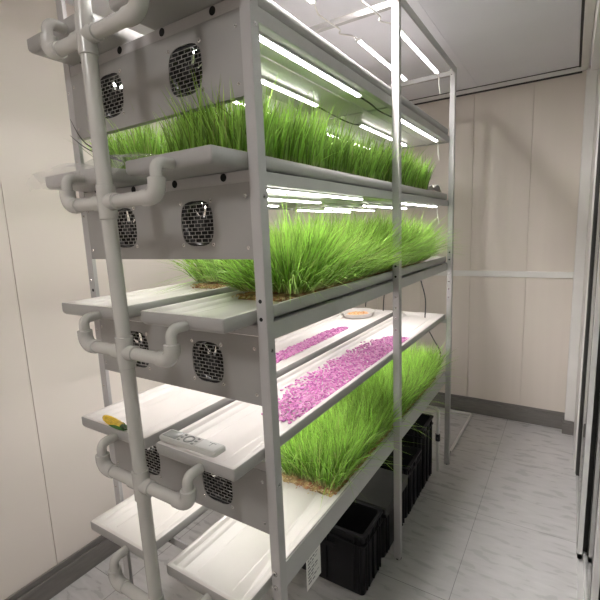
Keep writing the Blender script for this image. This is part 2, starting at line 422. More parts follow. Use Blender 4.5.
for lv in (1, 2, 3, 4, 5):
    for side, (x0, x1) in (('left', (-.7475, -.452) if lv != 4 else (-.717, -.382)), ('right', (-.345, -.034) if lv != 4 else (-.334, -.0335))):
        r = RIM[lv]; rise = .0
        if lv == 4: r = 1.10
        what = {(1, 'left'): 'empty', (1, 'right'): 'empty', (2, 'left'): 'grass-filled', (2, 'right'): 'grass-filled', (3, 'left'): 'half grass-filled',
                (3, 'right'): 'half grass-filled', (4, 'left'): 'pink-seeded, corn-topped', (4, 'right'): 'pink-seeded, remote-topped', (5, 'left'): 'bare white', (5, 'right'): 'half grass-filled'}[(lv, side)]
        if lv == 1: what = 'plain white'
        tray('growing_tray', x0, x1, -.125, 2.025, r, '%s long plastic tray, the %s one on the %s shelf' % (what, {'left': 'wall-side', 'right': 'aisle-side'}[side], ORD[lv]), rise)

# ------------------------------------------------------------------ fan panels
def supershape(cx, cz, r, n=40, p=3.2):
    out = []
    for k in range(n):
        t = 2 * math.pi * k / n; c, s = math.cos(t), math.sin(t)
        q = (abs(c) ** p + abs(s) ** p) ** (-1 / p); out.append((cx + r * q * c, cz + r * q * s))
    return out
def fan_panel(lv):
    r = RIM[lv]; z1 = r - .0715; z0 = z1 - .195; off = Vector((-W / 2, 0, z0))
    root = empty('fan_panel', off, {1: 'grey metal end panel with two fans under the top shelf', 2: 'grey metal end panel with two fans between second and third shelves',
                                  3: 'grey metal end panel with two fans under the third shelf trays', 4: 'lowest grey metal end panel with two fans, under corn and remote'}[lv], 'panel', 'fan panels on the end of the rack')
    bm = bmesh.new(); outer = [(-W + .0312, z0), (-.0305, z0), (-.0305, z1), (-W + .0312, z1)]
    fans = [(-.226, z1 - .096), (-.552, z1 - .096)]
    es = []
    for lp in [outer] + [supershape(fx, fz, .062) for fx, fz in fans]:
        vs = [bm.verts.new((x, 0, z)) for x, z in lp]
        for k in range(len(vs)): es.append(bm.edges.new((vs[k], vs[(k + 1) % len(vs)])))
    bmesh.ops.triangle_fill(bm, use_beauty=True, edges=es, normal=(0, -1, 0))
    g = bmesh.ops.extrude_face_region(bm, geom=bm.faces[:])
    for v in [e for e in g['geom'] if isinstance(e, bmesh.types.BMVert)]: v.co.y += .0018
    box(bm, (-W + .0312, .0018, z0), (-.0305, .022, z0 + .0015)); 
    bmesh.ops.translate(bm, vec=-off + Vector((0, .001, 0)), verts=bm.verts[:])
    obj('sheet', bm, M['panel'], root, smooth=False)
    for i, (fx, fz) in enumerate(fans):
        # brick-pattern finger guard
        bm = bmesh.new(); R_ = .0625; rows = 12; h = 2 * R_ / rows; t = .00068
        def half(dz):   # half width of the opening at height dz
            q = max(0, 1 - abs(dz / R_) ** 3.2); return R_ * q ** (1 / 3.2)
        for k in range(rows + 1):
            dz = -R_ + k * h; w = half(dz * .999)
            if w > .01: box(bm, (fx - w, .003, fz + dz - t), (fx + w, .0042, fz + dz + t))
        for k in range(rows):
            a = -R_ + k * h; b = a + h; cell = .024; sh = (k % 2) * cell / 2
            for j in range(-4, 5):
                dx = j * cell + sh; w = min(half(a), half(b))
                if abs(dx) < w: box(bm, (fx + dx - t, .003, fz + a), (fx + dx + t, .0042, fz + b))
        bmesh.ops.translate(bm, vec=-off, verts=bm.verts[:])
        obj('fan_grille', bm, M['grille'], root, smooth=False)
        # fan: housing, hub, blades
        bm = bmesh.new(); lo = [(x, z) for x, z in supershape(fx, fz, .066, 32, 9)]; li = supershape(fx, fz, .0585, 32, 2)
        loft(bm, [[(x, .006, z) for x, z in li], [(x, .006, z) for x, z in lo], [(x, .032, z) for x, z in lo], [(x, .032, z) for x, z in li], [(x, .006, z) for x, z in li]], False, False)
        bmesh.ops.translate(bm, vec=-off, verts=bm.verts[:])
        fan = obj('fan', bm, M['black'], root)
        bm = bmesh.new(); disc(bm, (fx, .010, fz), (0, 1, 0), .021, .02, 24)
        for k in range(4): 
            t_ = math.pi / 4 + k * math.pi / 2
            p0 = Vector((fx, .030, fz)); p1 = p0 + Vector((math.cos(t_), 0, math.sin(t_))) * .061
            tube(bm, [p0, p1], .0022, 6)
        bmesh.ops.translate(bm, vec=-off, verts=bm.verts[:]); obj('hub', bm, M['black'], fan)
        for k in range(7):
            bm = bmesh.new(); t0 = 2 * math.pi * k / 7 + i * .4; ring = []
            for rr in (.020, .034, .047, .0565):
                row = []
                for q in (0, .25, .5, .75, 1):
                    th = t0 + q * 1.12 + (rr - .02) * 6; row.append(bm.verts.new((fx + rr * math.cos(th), .012 + q * .014, fz + rr * math.sin(th))))
                ring.append(row)
            for a, b in zip(ring, ring[1:]):
                for q in range(4): bm.faces.new((a[q], a[q + 1], b[q + 1], b[q]))
            bmesh.ops.translate(bm, vec=-off, verts=bm.verts[:]); o = obj('blade', bm, M['hole'], fan)
        for sx in (-1, 1):
            for sz in (-1, 1): bolt(fx + sx * .0585, .0008, fz + sz * .0585, r=.0045, parent=root, off=off)
    for z in (z1 - .035, z1 - .165):
        for x in (-.047, -W + .045): bolt(x, .0008, z, r=.004, parent=root, off=off)
for lv in (1, 2, 3, 4): fan_panel(lv)

# ------------------------------------------------------------------ LED bars
def led_bar(length):
    root = bpy.data.objects.new('led_light_bar', None); C.objects.link(root); root.empty_display_size = .05
    bm = bmesh.new(); box(bm, (-.011, 0, -.007), (.011, length, 0), bevel=.0015, seg=1); obj('housing', bm, M['ledbody'], root)
    bm = bmesh.new(); n = 8
    loft(bm, [[(.0098 * math.cos(math.pi + math.pi * k / n), y, -.0072 + .0050 * math.sin(math.pi + math.pi * k / n)) for k in range(n + 1)] for y in (.012, length - .012)])
    obj('diffuser', bm, M['led'], root)
    for y in (0, length - .012):
        bm = bmesh.new(); box(bm, (-.0112, y, -.0130), (.0112, y + .012, -.0065), bevel=.001, seg=1); obj('end_cap', bm, M['ledbody'], root)
    return root
def copy_tree(o, parent=None):
    c = o.copy(); C.objects.link(c)
    if parent is not None: c.parent = parent
    for ch in list(o.children): copy_tree(ch, c)
    return c
proto = None
ROWS = [(-.080, 'aisle-edge row'), (-.275, 'second row from the aisle'), (-.50, 'third row from the aisle'), (-.68, 'wall-edge row')]
for lv in (0, 1, 2, 3, 4):
    z = (ZT - .022) if lv == 0 else RIM[lv] - .0727
    place = 'under the ceiling frame' if lv == 0 else 'under the %s shelf' % ORD[lv]
    for x, rn in ROWS:
        for y, bn in ((.065, 'near bay'), (1.205, 'far bay')):
            if lv == 0 and x < -.3: pass
            if proto is None: proto = led_bar(.722); o = proto
            else: o = copy_tree(proto)
            o.location = (x - (.032 if lv == 4 and x > -.1 else 0), y, z)
            tag(o, 'glowing white LED bar %s, %s, %s' % (place, rn, bn), 'light', 'LED light bars on the rack')
# linking cables between the bars
def cable(name, pts, r, m, label, cat, group=None, n=8):
    bm = bmesh.new(); tube(bm, smooth_path(pts, n), r, 8); o = obj(name, bm, m); return tag(o, label, cat, group)
for x, nm in ((-.08, 'aisle-edge'), (-.275, 'second')):
    z = ZT - .032
    cable('power_cable', [(x, .79, z), (x - .012, .84, z - .014), (x - .03, .885, z + .002), (x - .012, .93, z - .012), (x - .014, YM + .03, z - .004), (x - .022, 1.06, z - .014), (x + .008, 1.13, z - .008), (x, 1.207, z)], .0035, M['wire'],
          'white wavy cable joining the %s LED bars under the ceiling frame' % nm, 'cable', 'cables between the LED bars')
    for lv in (1, 2):
        zz = RIM[lv] - .082
        cable('power_cable', [(x, .79, zz), (x + .01, .87, zz - .010), (x - .01, 1.0, zz - .004), (x + .006, 1.1, zz - .012), (x, 1.207, zz)], .0032, M['seal'] if lv == 1 else M['wire'],
              '%s cable joining the %s row LED bars under the %s shelf' % ('dark' if lv == 1 else 'white', nm, ORD[lv]), 'cable', 'cables between the LED bars')
    bm = bmesh.new()
for lv in (0, 1, 2):
    z = 2.597 if lv == 0 else RIM[lv] - .083
    cable('power_lead', [(-.08, 1.922, z), (-.082, 1.965, z - .008), (-.081, 1.972, z - .05), (-.074, 1.975, z - .105)], .0038, M['wire'],
          'short white lead dangling from the far LED bar end %s' % ('under the ceiling frame' if lv == 0 else 'under the %s shelf' % ORD[lv]), 'cable', 'white leads dangling at the far end')

# ------------------------------------------------------------------ drain pipework
PX, PY = -.355, -.175
pipe = empty('drain_pipe', (PX, PY, 0), 'upright white PVC drain pipe with elbows feeding from every tray end', 'pipe')
PO = Vector((PX, PY, 0))
def pp(name, bm, m=None, label=None, parent=None):
    bmesh.ops.translate(bm, vec=-PO, verts=bm.verts[:])
    o = obj(name, bm, m or M['pvc'], parent or pipe)
    if label: o['label'] = label
    return o
def PXz(z): return -.338 - (z - .6) * .0215
bm = bmesh.new(); tube(bm, [(PXz(0), PY, .0), (PXz(2.6), PY, 2.6)], .0195, 24); pp('riser', bm)
for lv, r in RIM.items():
    zb = r - .106; PX_ = PXz(zb)
    bm = bmesh.new()
    tube(bm, [(PX_ + .001, PY, zb - .044), (PX_ + .001, PY, zb - .043), (PX_ - .001, PY, zb + .043), (PX_ - .001, PY, zb + .044)], [.021, .0232, .0232, .021], 24)
    tube(bm, [(PX_ - .044, PY, zb), (PX_ - .043, PY, zb), (PX_ + .043, PY, zb), (PX_ + .044, PY, zb)], [.019, .0212, .0212, .019], 24)
    pp('tee_fitting', bm)
    for s, ox in ((1, -.165), (-1, -.540)):
        if lv == 4: ox += .012
        bm = bmesh.new(); tube(bm, [(PX_ + s * .04, PY, zb), (ox - s * .03, PY, zb)], .0172, 20); pp('branch_pipe', bm)
        bm = bmesh.new()
        pts = [Vector((ox - s * .050, PY, zb)), Vector((ox - s * .049, PY, zb))] + arc((ox - s * .055, PY, zb), (ox, PY, zb), (ox, PY, zb + .1), .030, 8) + [Vector((ox, PY, zb + .043)), Vector((ox, PY, zb + .044))]
        tube(bm, pts, [.0185] + [.0205] * (len(pts) - 2) + [.0185], 22); pp('elbow_fitting', bm)
        bm = bmesh.new(); zo = r - .027
        pts = [Vector((ox, PY, zb + .04))] + arc((ox, PY, zb), (ox, PY, zo), (ox, 0, zo), .020, 8) + [Vector((ox, -.1265, zo))]
        tube(bm, pts, .0142, 20); pp('tray_outlet', bm)

# ------------------------------------------------------------------ grass
def grass(name, x0, x1, y0, y1, zb, h, n, label, lean_out=.75, base_lean=(.0, .0), tone=0., hv=.14, dark=0., edges=(1, 1, 1, 1), floor=None, droop=.75, reach=1., wildp=.05, wx=0.):
    """thousands of blades rooted in one mat, as a single countless mass"""
    S = 5
    bx = rng.uniform(x0, x1, n); by = rng.uniform(y0, y1, n)
    hh = h * (1 + rng.normal(0, hv, n)).clip(.45, 1.4)
    # clumpiness
    hh *= 1 + .10 * np.sin(bx * 23 + by * 9) * np.sin(by * 17 + 1.3) + .06 * np.sin(by * 41 + bx * 30)
    dxr, dxl, dyn, dyf = x1 - bx, bx - x0, by - y0, y1 - by
    ox = edges[1] * np.exp(-dxr / (.045 * reach)) - edges[0] * np.exp(-dxl / (.045 * reach)); oy = -edges[2] * np.exp(-dyn / .06) + edges[3] * np.exp(-dyf / .06)
    rl = rng.normal(0, .17, (2, n)); u = rng.random(n)
    lx = ox * lean_out * u * 1.25 + rl[0] + base_lean[0]; ly = oy * lean_out * u * 1.25 + rl[1] + base_lean[1]
    wild = rng.random(n) < wildp
    lx[wild] += rng.normal(wx, .45, wild.sum()); ly[wild] += rng.normal(0, .45, wild.sum())
    az = rng.uniform(0, math.pi, n); w = rng.uniform(.0017, .0032, n); lx = lx.clip(-1.1, 1.1); ly = ly.clip(-1.1, 1.1)
    ts = np.linspace(0, 1, S)
    V = np.zeros((n, S * 2 - 1, 3)); col = np.zeros((n, S * 2 - 1, 4)); col[..., 3] = 1
    g0 = np.array([.66, .64, .32]); gm = np.array([.22, .45, .06]); gt = np.array([.52, .80, .17])
    rnd = rng.random(n); yellow = rng.random(n) < .04
    k = 0
    L = np.sqrt(lx ** 2 + ly ** 2)
    drop = (.5 * L ** 2).clip(0, .9)
    for j, t in enumerate(ts):
        px = bx + lx * hh * (.35 * t + .65 * t ** 2.1); py = by + ly * hh * (.35 * t + .65 * t ** 2.1)
        pz = zb + hh * (t - drop * t ** 2.2 * droop)
        if floor is None: floor = zb + .002
        pz = np.maximum(pz, floor + .002 * rnd)
        ww = w * (1 - t ** 3) * (1. if j else .7)
        c = (g0[None] * max(0, 1 - t * 6) + (1 - max(0, 1 - t * 6)) * (gm * (1 - t) + gt * t)[None]) * (.42 + .95 * rnd[:, None] ** 1.3) * (1 + tone) 
        c[yellow] = c[yellow] * .4 + np.array([.62, .60, .26]) * .6
        if dark: c *= (1 - dark)
        if j == S - 1:
            V[:, k] = np.stack([px, py, pz], 1); col[:, k, :3] = c; k += 1
        else:
            V[:, k] = np.stack([px - np.cos(az) * ww, py - np.sin(az) * ww, pz], 1); V[:, k + 1] = np.stack([px + np.cos(az) * ww, py + np.sin(az) * ww, pz], 1)
            col[:, k, :3] = c; col[:, k + 1, :3] = c; k += 2
    nv = S * 2 - 1
    quads = []
    for j in range(S - 2): quads += [2 * j, 2 * j + 1, 2 * j + 3, 2 * j + 2]
    tri = [2 * (S - 2), 2 * (S - 2) + 1, 2 * (S - 1)]
    per = np.array(quads + tri); loops = (per[None, :] + (np.arange(n) * nv)[:, None]).ravel()
    sizes = np.tile(np.array([4] * (S - 2) + [3]), n); starts = np.concatenate([[0], np.cumsum(sizes)[:-1]])
    me = bpy.data.meshes.new(name)
    cx, cy = (x0 + x1) / 2, (y0 + y1) / 2
    V[..., 0] -= cx; V[..., 1] -= cy; V[..., 2] -= zb
    me.vertices.add(n * nv); me.vertices.foreach_set('co', V.reshape(-1).astype(np.float32))
    me.loops.add(len(loops)); me.loops.foreach_set('vertex_index', loops.astype(np.int32))
    me.polygons.add(len(sizes)); me.polygons.foreach_set('loop_start', starts.astype(np.int32)); me.polygons.foreach_set('loop_total', sizes.astype(np.int32))
    me.update(calc_edges=True)
    a = me.color_attributes.new('Col', 'FLOAT_COLOR', 'POINT'); a.data.foreach_set('color', col.clip(0, 1).reshape(-1).astype(np.float32))
    me.polygons.foreach_set('use_smooth', np.ones(len(sizes), dtype=bool))
    o = link(name, me, None, [M['grass']]); o.location = (cx, cy, zb)
    tag(o, label, 'grass', 'mats of wheatgrass in the trays', 'stuff')
    # root mat with the spent seeds
    bm = bmesh.new(); nx, ny = 26, int(26 * (y1 - y0) / (x1 - x0)) ; q = .012
    G = [[bm.verts.new((x0 - cx - q + (x1 - x0 + 2 * q) * i / nx + rng.normal(0, .002), y0 - cy - q + (y1 - y0 + 2 * q) * j / ny + rng.normal(0, .004),
                        (0.0 if i in (0, nx) or j in (0, ny) else .010 + rng.uniform(0, .008)))) for i in range(nx + 1)] for j in range(ny + 1)]
    for j in range(ny):
        for i in range(nx): bm.faces.new((G[j][i], G[j][i + 1], G[j + 1][i + 1], G[j + 1][i]))
    me2 = bpy.data.meshes.new('root_mat'); bm.to_mesh(me2)
    nb = len(me2.vertices); bm.free()
    cc = np.ones((nb, 4)); base = np.array([.50, .36, .17]); cc[:, :3] = base * rng.uniform(.45, 1.3, (nb, 1)); red = rng.random(nb) < .2; cc[red, :3] = [.42, .16, .09]
    a = me2.color_attributes.new('Col', 'FLOAT_COLOR', 'POINT'); a.data.foreach_set('color', cc.clip(0, 1).reshape(-1).astype(np.float32))
    rm = link('root_mat', me2, o, [M['dry']]); rm['kind'] = 'stuff'; rm['label'] = 'tan and reddish spent seed mat'
    # spent seeds along the open front edge
    S0 = []
    m_ = int(260 * (x1 - x0) / .3)
    vs = []; fs = []; cs = []
    for i in range(m_):
        x = rng.uniform(x0 - .01, x1 + .005) - cx; y = y0 - cy - abs(rng.normal(0, .018)) + .008; z = .003 + rng.uniform(0, .012)
        b = len(vs); A = rng.uniform(0, math.pi); ca, sa = math.cos(A), math.sin(A); l, wd, hh2 = .0055, .0026, .0022
        for dx, dy, dz in ((l, 0, 0), (0, wd, 0), (-l, 0, 0), (0, -wd, 0), (0, 0, hh2), (0, 0, -hh2)): vs.append((x + dx * ca - dy * sa, y + dx * sa + dy * ca, z + dz))
        for f in ((0, 1, 4), (1, 2, 4), (2, 3, 4), (3, 0, 4), (1, 0, 5), (2, 1, 5), (3, 2, 5), (0, 3, 5)): fs.append(tuple(b + q_ for q_ in f))
        c = random.choice([(.60, .45, .20, 1), (.66, .50, .28, 1), (.45, .20, .11, 1), (.70, .58, .36, 1)]); cs += [c] * 6
    me3 = bpy.data.meshes.new('spent_seeds'); me3.from_pydata(vs, [], fs); a = me3.color_attributes.new('Col', 'FLOAT_COLOR', 'POINT'); a.data.foreach_set('color', np.array(cs, dtype=np.float32).ravel())
    s3 = link('spent_seeds', me3, o, [M['dry']]); s3['kind'] = 'stuff'; s3['label'] = 'loose tan spent seeds at the mat edge'
    return o
FL = .0165     # height of a tray's floor below... (rim - .024)
def fz(lv): return RIM[lv] - .0235
grass('wheatgrass', -.318, -.058, .0, 1.66, fz(2), .176, 12000, 'upright green wheatgrass mat in the aisle-side tray of the second shelf', .22, tone=-.05)
grass('wheatgrass', -.722, -.482, .06, 1.66, fz(2), .185, 7000, 'upright green wheatgrass mat in the wall-side tray of the second shelf', .35, tone=-.05)
grass('wheatgrass', -.315, -.062, .26, 1.70, fz(3), .232, 10500, 'long drooping wheatgrass mat in the aisle-side tray of the third shelf', 1.15, hv=.18, base_lean=(.06, -.10), floor=RIM[3] + .001, droop=.95, reach=1.5)
grass('wheatgrass', -.722, -.482, .44, 1.72, fz(3), .20, 7000, 'long drooping wheatgrass mat in the wall-side tray of the third shelf', .8, hv=.16, base_lean=(.0, -.08), floor=RIM[3] + .001)
grass('wheatgrass', -.318, -.062, .46, 1.90, fz(5), .215, 10500, 'dense wheatgrass mat in the aisle-side tray of the bottom shelf', .42, hv=.15, base_lean=(.02, -.05), floor=RIM[5] - .004, wildp=.07, wx=.35, droop=.9)

# ------------------------------------------------------------------ pink coated seeds
def seed_mesh(name, k):
    bm = bmesh.new(); bmesh.ops.create_icosphere(bm, subdivisions=2, radius=1)
    for v in bm.verts:
        x, y, z = v.co; f = 1 - .28 * x - .1 * math.sin(3 * x + k)
        v.co = Vector((x * .0078, y * .0056 * f, z * .0033 * (1 + .15 * math.sin(4 * y + k))))
    me = bpy.data.meshes.new(name); bm.to_mesh(me); bm.free()
    for p in me.polygons: p.use_smooth = True
    return me
pinks = [mat('pink_coat_%s' % n, c, .42, 0, .5, bump=.1, bump_scale=200, var=.12, var_scale=90) for n, c in (('bright', (.56, .17, .42)), ('pale', (.68, .31, .55)), ('deep', (.42, .10, .33)))]
seedm = []
for k, pm in enumerate(pinks):
    me = seed_mesh('pink_seed', k); me.materials.append(pm); seedm.append(me)
def seed_spots(xa, xb, ya, yb, n, taper):
    pts = []; cell = {}; tries = 0
    while len(pts) < n and tries < n * 40:
        tries += 1
        y = random.uniform(ya, yb); t = (y - ya) / (yb - ya)
        l, r_ = taper(t); x = random.gauss((l + r_) / 2, (r_ - l) * .33)
        if random.random() < .55: x = random.uniform(l, r_)
        if not (xa < x < xb): continue
        key = (int(x / .0095), int(y / .0095)); ok = True
        for i in (-1, 0, 1):
            for j in (-1, 0, 1):
                for q in cell.get((key[0] + i, key[1] + j), ()):
                    if (q[0] - x) ** 2 + (q[1] - y) ** 2 < .0108 ** 2: ok = False
        if ok: pts.append((x, y)); cell.setdefault(key, []).append((x, y))
    return pts
zs = fz(4)
def taperR(t):
    w = min(1, .45 + t * 3.5) * (1 if t < .85 else max(.45, 1 - (t - .85) * 3.4)); c = -.135 + .01 * math.sin(t * 9); return c - .070 * w, c + .060 * w
def taperL(t):
    w = 1 if t < .8 else max(.4, 1 - (t - .8) * 3); return -.515 - .062 * w, -.515 + .018 * w + .005
ptsR = sorted(seed_spots(-.285, -.072, .20, 1.40, 1250, taperR), key=lambda p: p[1])
for i, (x, y) in enumerate(ptsR[:300]):
    o = bpy.data.objects.new('pink_seed', seedm[random.choice((0, 0, 1, 1, 2))]); C.objects.link(o)
    s = random.uniform(.88, 1.18); o.scale = (s, s, s); o.location = (x, y, zs + .0032 * s); o.rotation_euler = (random.uniform(-.15, .15), random.uniform(-.15, .15), random.uniform(0, 6.28))
    tag(o, 'pink coated seed lying near the post end of the aisle-side fourth-shelf tray', 'seed', 'pink coated seeds on the fourth shelf')
def seed_mass(pts, label):
    vs = []; fs = []; cs = []
    src = [([tuple(v.co) for v in me.vertices], [tuple(p.vertices) for p in me.polygons]) for me in seedm]
    cols = [(.56, .17, .42, 1), (.68, .31, .55, 1), (.42, .10, .33, 1)]
    cx = sum(p[0] for p in pts) / len(pts); cy = sum(p[1] for p in pts) / len(pts)
    for x, y in pts:
        k = random.choice((0, 0, 1, 1, 2)); V, F = src[k]; b = len(vs); s = random.uniform(.88, 1.18)
        R_ = Euler((random.uniform(-.2, .2), random.uniform(-.2, .2), random.uniform(0, 6.28))).to_matrix() * s
        for v in V: vs.append(tuple(R_ @ Vector(v) + Vector((x - cx, y - cy, .0032 * s))))
        fs += [tuple(b + i for i in f) for f in F]; cs += [cols[k]] * len(V)
    me = bpy.data.meshes.new('pink_seeds'); me.from_pydata(vs, [], fs); a = me.color_attributes.new('Col', 'FLOAT_COLOR', 'POINT'); a.data.foreach_set('color', np.array(cs, dtype=np.float32).ravel())
    me.polygons.foreach_set('use_smooth', np.ones(len(fs), dtype=bool))
    o = link('pink_seeds', me, None, [M['seed']]); o.location = (cx, cy, zs); tag(o, label, 'seeds', 'pink coated seeds on the fourth shelf', 'stuff')
seed_mass(ptsR[300:], 'long band of pink coated seeds further along the aisle-side fourth-shelf tray')
ptsL = seed_spots(-.590, -.493, .50, 1.50, 620, taperL)
seed_mass(ptsL, 'band of pink coated seeds in the wall-side fourth-shelf tray')

# oval dish with tan seeds at the far end of the wall-side tray
dish = empty('oval_dish', (-.60, 1.86, fz(4)), 'shallow white oval dish of tan seeds at the far end of the fourth shelf', 'dish')
bm = bmesh.new()
def ell(a, b, z, n=40): return [(a * math.cos(2 * math.pi * k / n), b * math.sin(2 * math.pi * k / n), z) for k in range(n)]
loft(bm, [ell(.085, .10, .0), ell(.095, .115, .004), ell(.104, .130, .030), ell(.112, .138, .033), ell(.106, .132, .034), ell(.098, .124, .030), ell(.088, .106, .010), ell(.08, .095, .008)], True, True)
obj('bowl', bm, M['tray'], dish)
vs = []; fs = []; cs = []
src = ([tuple(v.co) for v in seedm[0].vertices], [tuple(p.vertices) for p in seedm[0].polygons])
for i in range(170):
    a_, rr = random.uniform(0, 6.28), math.sqrt(random.random()); x, y = .072 * rr * math.cos(a_), .085 * rr * math.sin(a_); b = len(vs)
    R_ = Euler((random.uniform(-.4, .4), random.uniform(-.4, .4), random.uniform(0, 6.28))).to_matrix()
    for v in src[0]: vs.append(tuple(R_ @ Vector(v) + Vector((x, y, .012 + random.uniform(0, .006) + .006 * (1 - rr)))))
    fs += [tuple(b + i_ for i_ in f) for f in src[1]]; c = random.choice([(.78, .42, .16, 1), (.82, .52, .25, 1), (.72, .35, .20, 1), (.8, .6, .35, 1)]); cs += [c] * len(src[0])
me = bpy.data.meshes.new('tan_seeds'); me.from_pydata(vs, [], fs); a = me.color_attributes.new('Col', 'FLOAT_COLOR', 'POINT'); a.data.foreach_set('color', np.array(cs, dtype=np.float32).ravel())
o = link('tan_seeds', me, None, [M['seed']]); o.location = dish.location; tag(o, 'tan orange seeds heaped in the white oval dish', 'seeds', None, 'stuff')

# ------------------------------------------------------------------ corn cob
rz4 = RIM[4]
corn = empty('corn_cob', (-.612, -.107, rz4), 'yellow corn cob with green husk lying on the fourth shelf tray corner', 'corn', rz=math.radians(-6))
corn.rotation_euler = (0, 0, math.radians(-7)); corn.scale = (.80, .56, .58)
bm = bmesh.new(); Lc = .165
prof = [(0, .0008), (.006, .010), (.02, .0175), (.05, .0215), (.09, .0225), (.12, .021), (.145, .017), (.155, .012)]
def pr(x):
    for (a, ra), (b, rb) in zip(prof, prof[1:]):
        if a <= x <= b: return ra + (rb - ra) * (x - a) / (b - a)
    return prof[-1][1]
loft(bm, [[(x, r_ * .86 * math.cos(2 * math.pi * k / 16), .0235 + r_ * .86 * math.sin(2 * math.pi * k / 16)) for k in range(16)] for x, r_ in prof])
obj('core', bm, mat('cob_core', (.55, .42, .10), .6, bump=.1), corn)
bm = bmesh.new()
for i in range(20):
    x = .006 + i * .0072; r_ = pr(x)
    for k in range(14):
        t = 2 * math.pi * (k + (i % 2) * .15) / 14
        q = bmesh.ops.create_icosphere(bm, subdivisions=1, radius=.0043)
        bmesh.ops.scale(bm, vec=(.85, 1.05 * max(.45, r_ / .022), 1), verts=q['verts'])
        bmesh.ops.translate(bm, vec=(x, r_ * .9 * math.cos(t), .0235 + r_ * .9 * math.sin(t)), verts=q['verts'])
o = obj('kernels', bm, mat('corn_kernels', (.78, .55, .06), .35, var=.25, var_scale=60, bump=.05), corn); o['kind'] = 'stuff'
for side in (0, 1, 2):
    bm = bmesh.new(); G = []
    for i in range(13):
        t = i / 12; x = .168 - t * (.135 - .03 * side); r_ = pr(min(x, .154)) * 1.0 + .0035 + .001 * side; half = .95 * math.sin(math.pi * min(1, .35 + t * .65)) + .03
        c0 = (-1.5, -2.5, -.55)[side]
        G.append([bm.verts.new((x, r_ * math.cos(c0 + half * (q / 4 - 1)), .0235 + r_ * math.sin(c0 + half * (q / 4 - 1)))) for q in range(9)])
    for a_, b_ in zip(G, G[1:]):
        for q in range(8): bm.faces.new((a_[q], a_[q + 1], b_[q + 1], b_[q]))
    for v in bm.verts: v.co.z = max(v.co.z, .0005)
    obj('husk', bm, M['husk'], corn)
bm = bmesh.new(); tube(bm, [(.15, 0, .0235), (.168, 0, .022), (.182, 0, .02)], [.014, .009, .007], 12); obj('stalk', bm, mat('dark_stalk', (.03, .06, .02), .6, bump=.2), corn)

# ------------------------------------------------------------------ remote control
rem = empty('remote_control', (-.228, -.084, RIM[4]), 'grey remote control lying across the near end of the fourth shelf tray', 'remote', rz=0)
rem.scale = (1, 1, .75)
bm = bmesh.new(); hl, hw = .112, .026
loft(bm, [rrect(-hl + .004, hl - .004, -hw + .004, hw - .004, .010, .0003), rrect(-hl, hl, -hw, hw, .010, .004), rrect(-hl, hl, -hw, hw, .010, .016), rrect(-hl + .003, hl - .003, -hw + .003, hw - .003, .008, .0205), rrect(-hl + .005, hl - .005, -hw + .005, hw - .005, .007, .021)])
obj('body', bm, M['remote'], rem)
bm = bmesh.new(); box(bm, (-hl + .010, -hw + .008, .0206), (-hl + .066, hw - .008, .0222), bevel=.0012); obj('screen', bm, M['remote_dark'], rem)
bm = bmesh.new(); 
tube(bm, [Vector((-.008 + .0155 * math.cos(t), .0155 * math.sin(t), .0218)) for t in [2 * math.pi * i / 24 for i in range(25)]], .0021, 8); obj('ring_key', bm, M['remote_dark'], rem)
bm = bmesh.new(); disc(bm, (-.008, 0, .0208), (0, 0, 1), .0088, .0024, 20); obj('button', bm, M['remote_lite'], rem)
for bx_, by_ in ((-.036, .015), (-.036, -.015), (-.037, 0), (.018, .015), (.018, -.015), (.019, 0)):
    bm = bmesh.new(); box(bm, (bx_ - .005, by_ - .0035, .0208), (bx_ + .005, by_ + .0035, .0232), bevel=.0015); obj('button', bm, M['remote_dark'], rem)
bm = bmesh.new(); box(bm, (.032, -hw + .006, .0206), (hl - .008, hw - .006, .0228), bevel=.0015); obj('cover', bm, M['remote_lite'], rem)
bm = bmesh.new(); box(bm, (.060, .0125, .0226), (.084, .0145, .0234)); box(bm, (.071, -.003, .0226), (.073, .013, .0234)); obj('cover_mark', bm, M['remote_dark'], rem)

# ------------------------------------------------------------------ plastic film over the second-shelf tray end
def film():
    pts_x = np.linspace(-.775, -.30, 50); N = 22; vs = []; fs = []
    z0 = RIM[2]
    for i, x in enumerate(pts_x):
        for j in range(N):
            t = j / (N - 1)
            wob = .007 * math.sin(x * 70 + t * 5) + .006 * math.sin(x * 31 - t * 9 + 1)
            edge = max(0, (-.70 - x) / .075)
            if t < .55:      # the part lying over the end of the tray
                u = t / .55; y = .05 - u * .185; z = z0 + .016 + .018 * math.sin(u * math.pi) * (.6 + .4 * math.sin(x * 26)) + .6 * wob - edge * .03 * u
            else:            # hanging over the lip
                u = (t - .55) / .45; y = -.135 - .022 * math.sin(u * 2.2) - .006; z = z0 + .014 - u * (.035 + .030 * math.sin((x + .775) * 13) ** 2 + .025 * edge) + .3 * wob; y -= abs(wob) * .6
            # keep clear of the risers: drape passes behind the pipe
            y = max(y, -.158) if -.60 < x < -.49 or x > -.40 else y
            vs.append((x + .004 * math.sin(t * 14 + i), y, z))
    for i in range(49):
        for j in range(N - 1): a = i * N + j; fs.append((a, a + N, a + N + 1, a + 1))
    me = bpy.data.meshes.new('plastic_film'); me.from_pydata(vs, [], fs)
    for p in me.polygons: p.use_smooth = True
    o = link('plastic_film', me, None, [M['film']]); tag(o, 'crumpled clear plastic film draped over the near end of second shelf trays', 'film')
film()
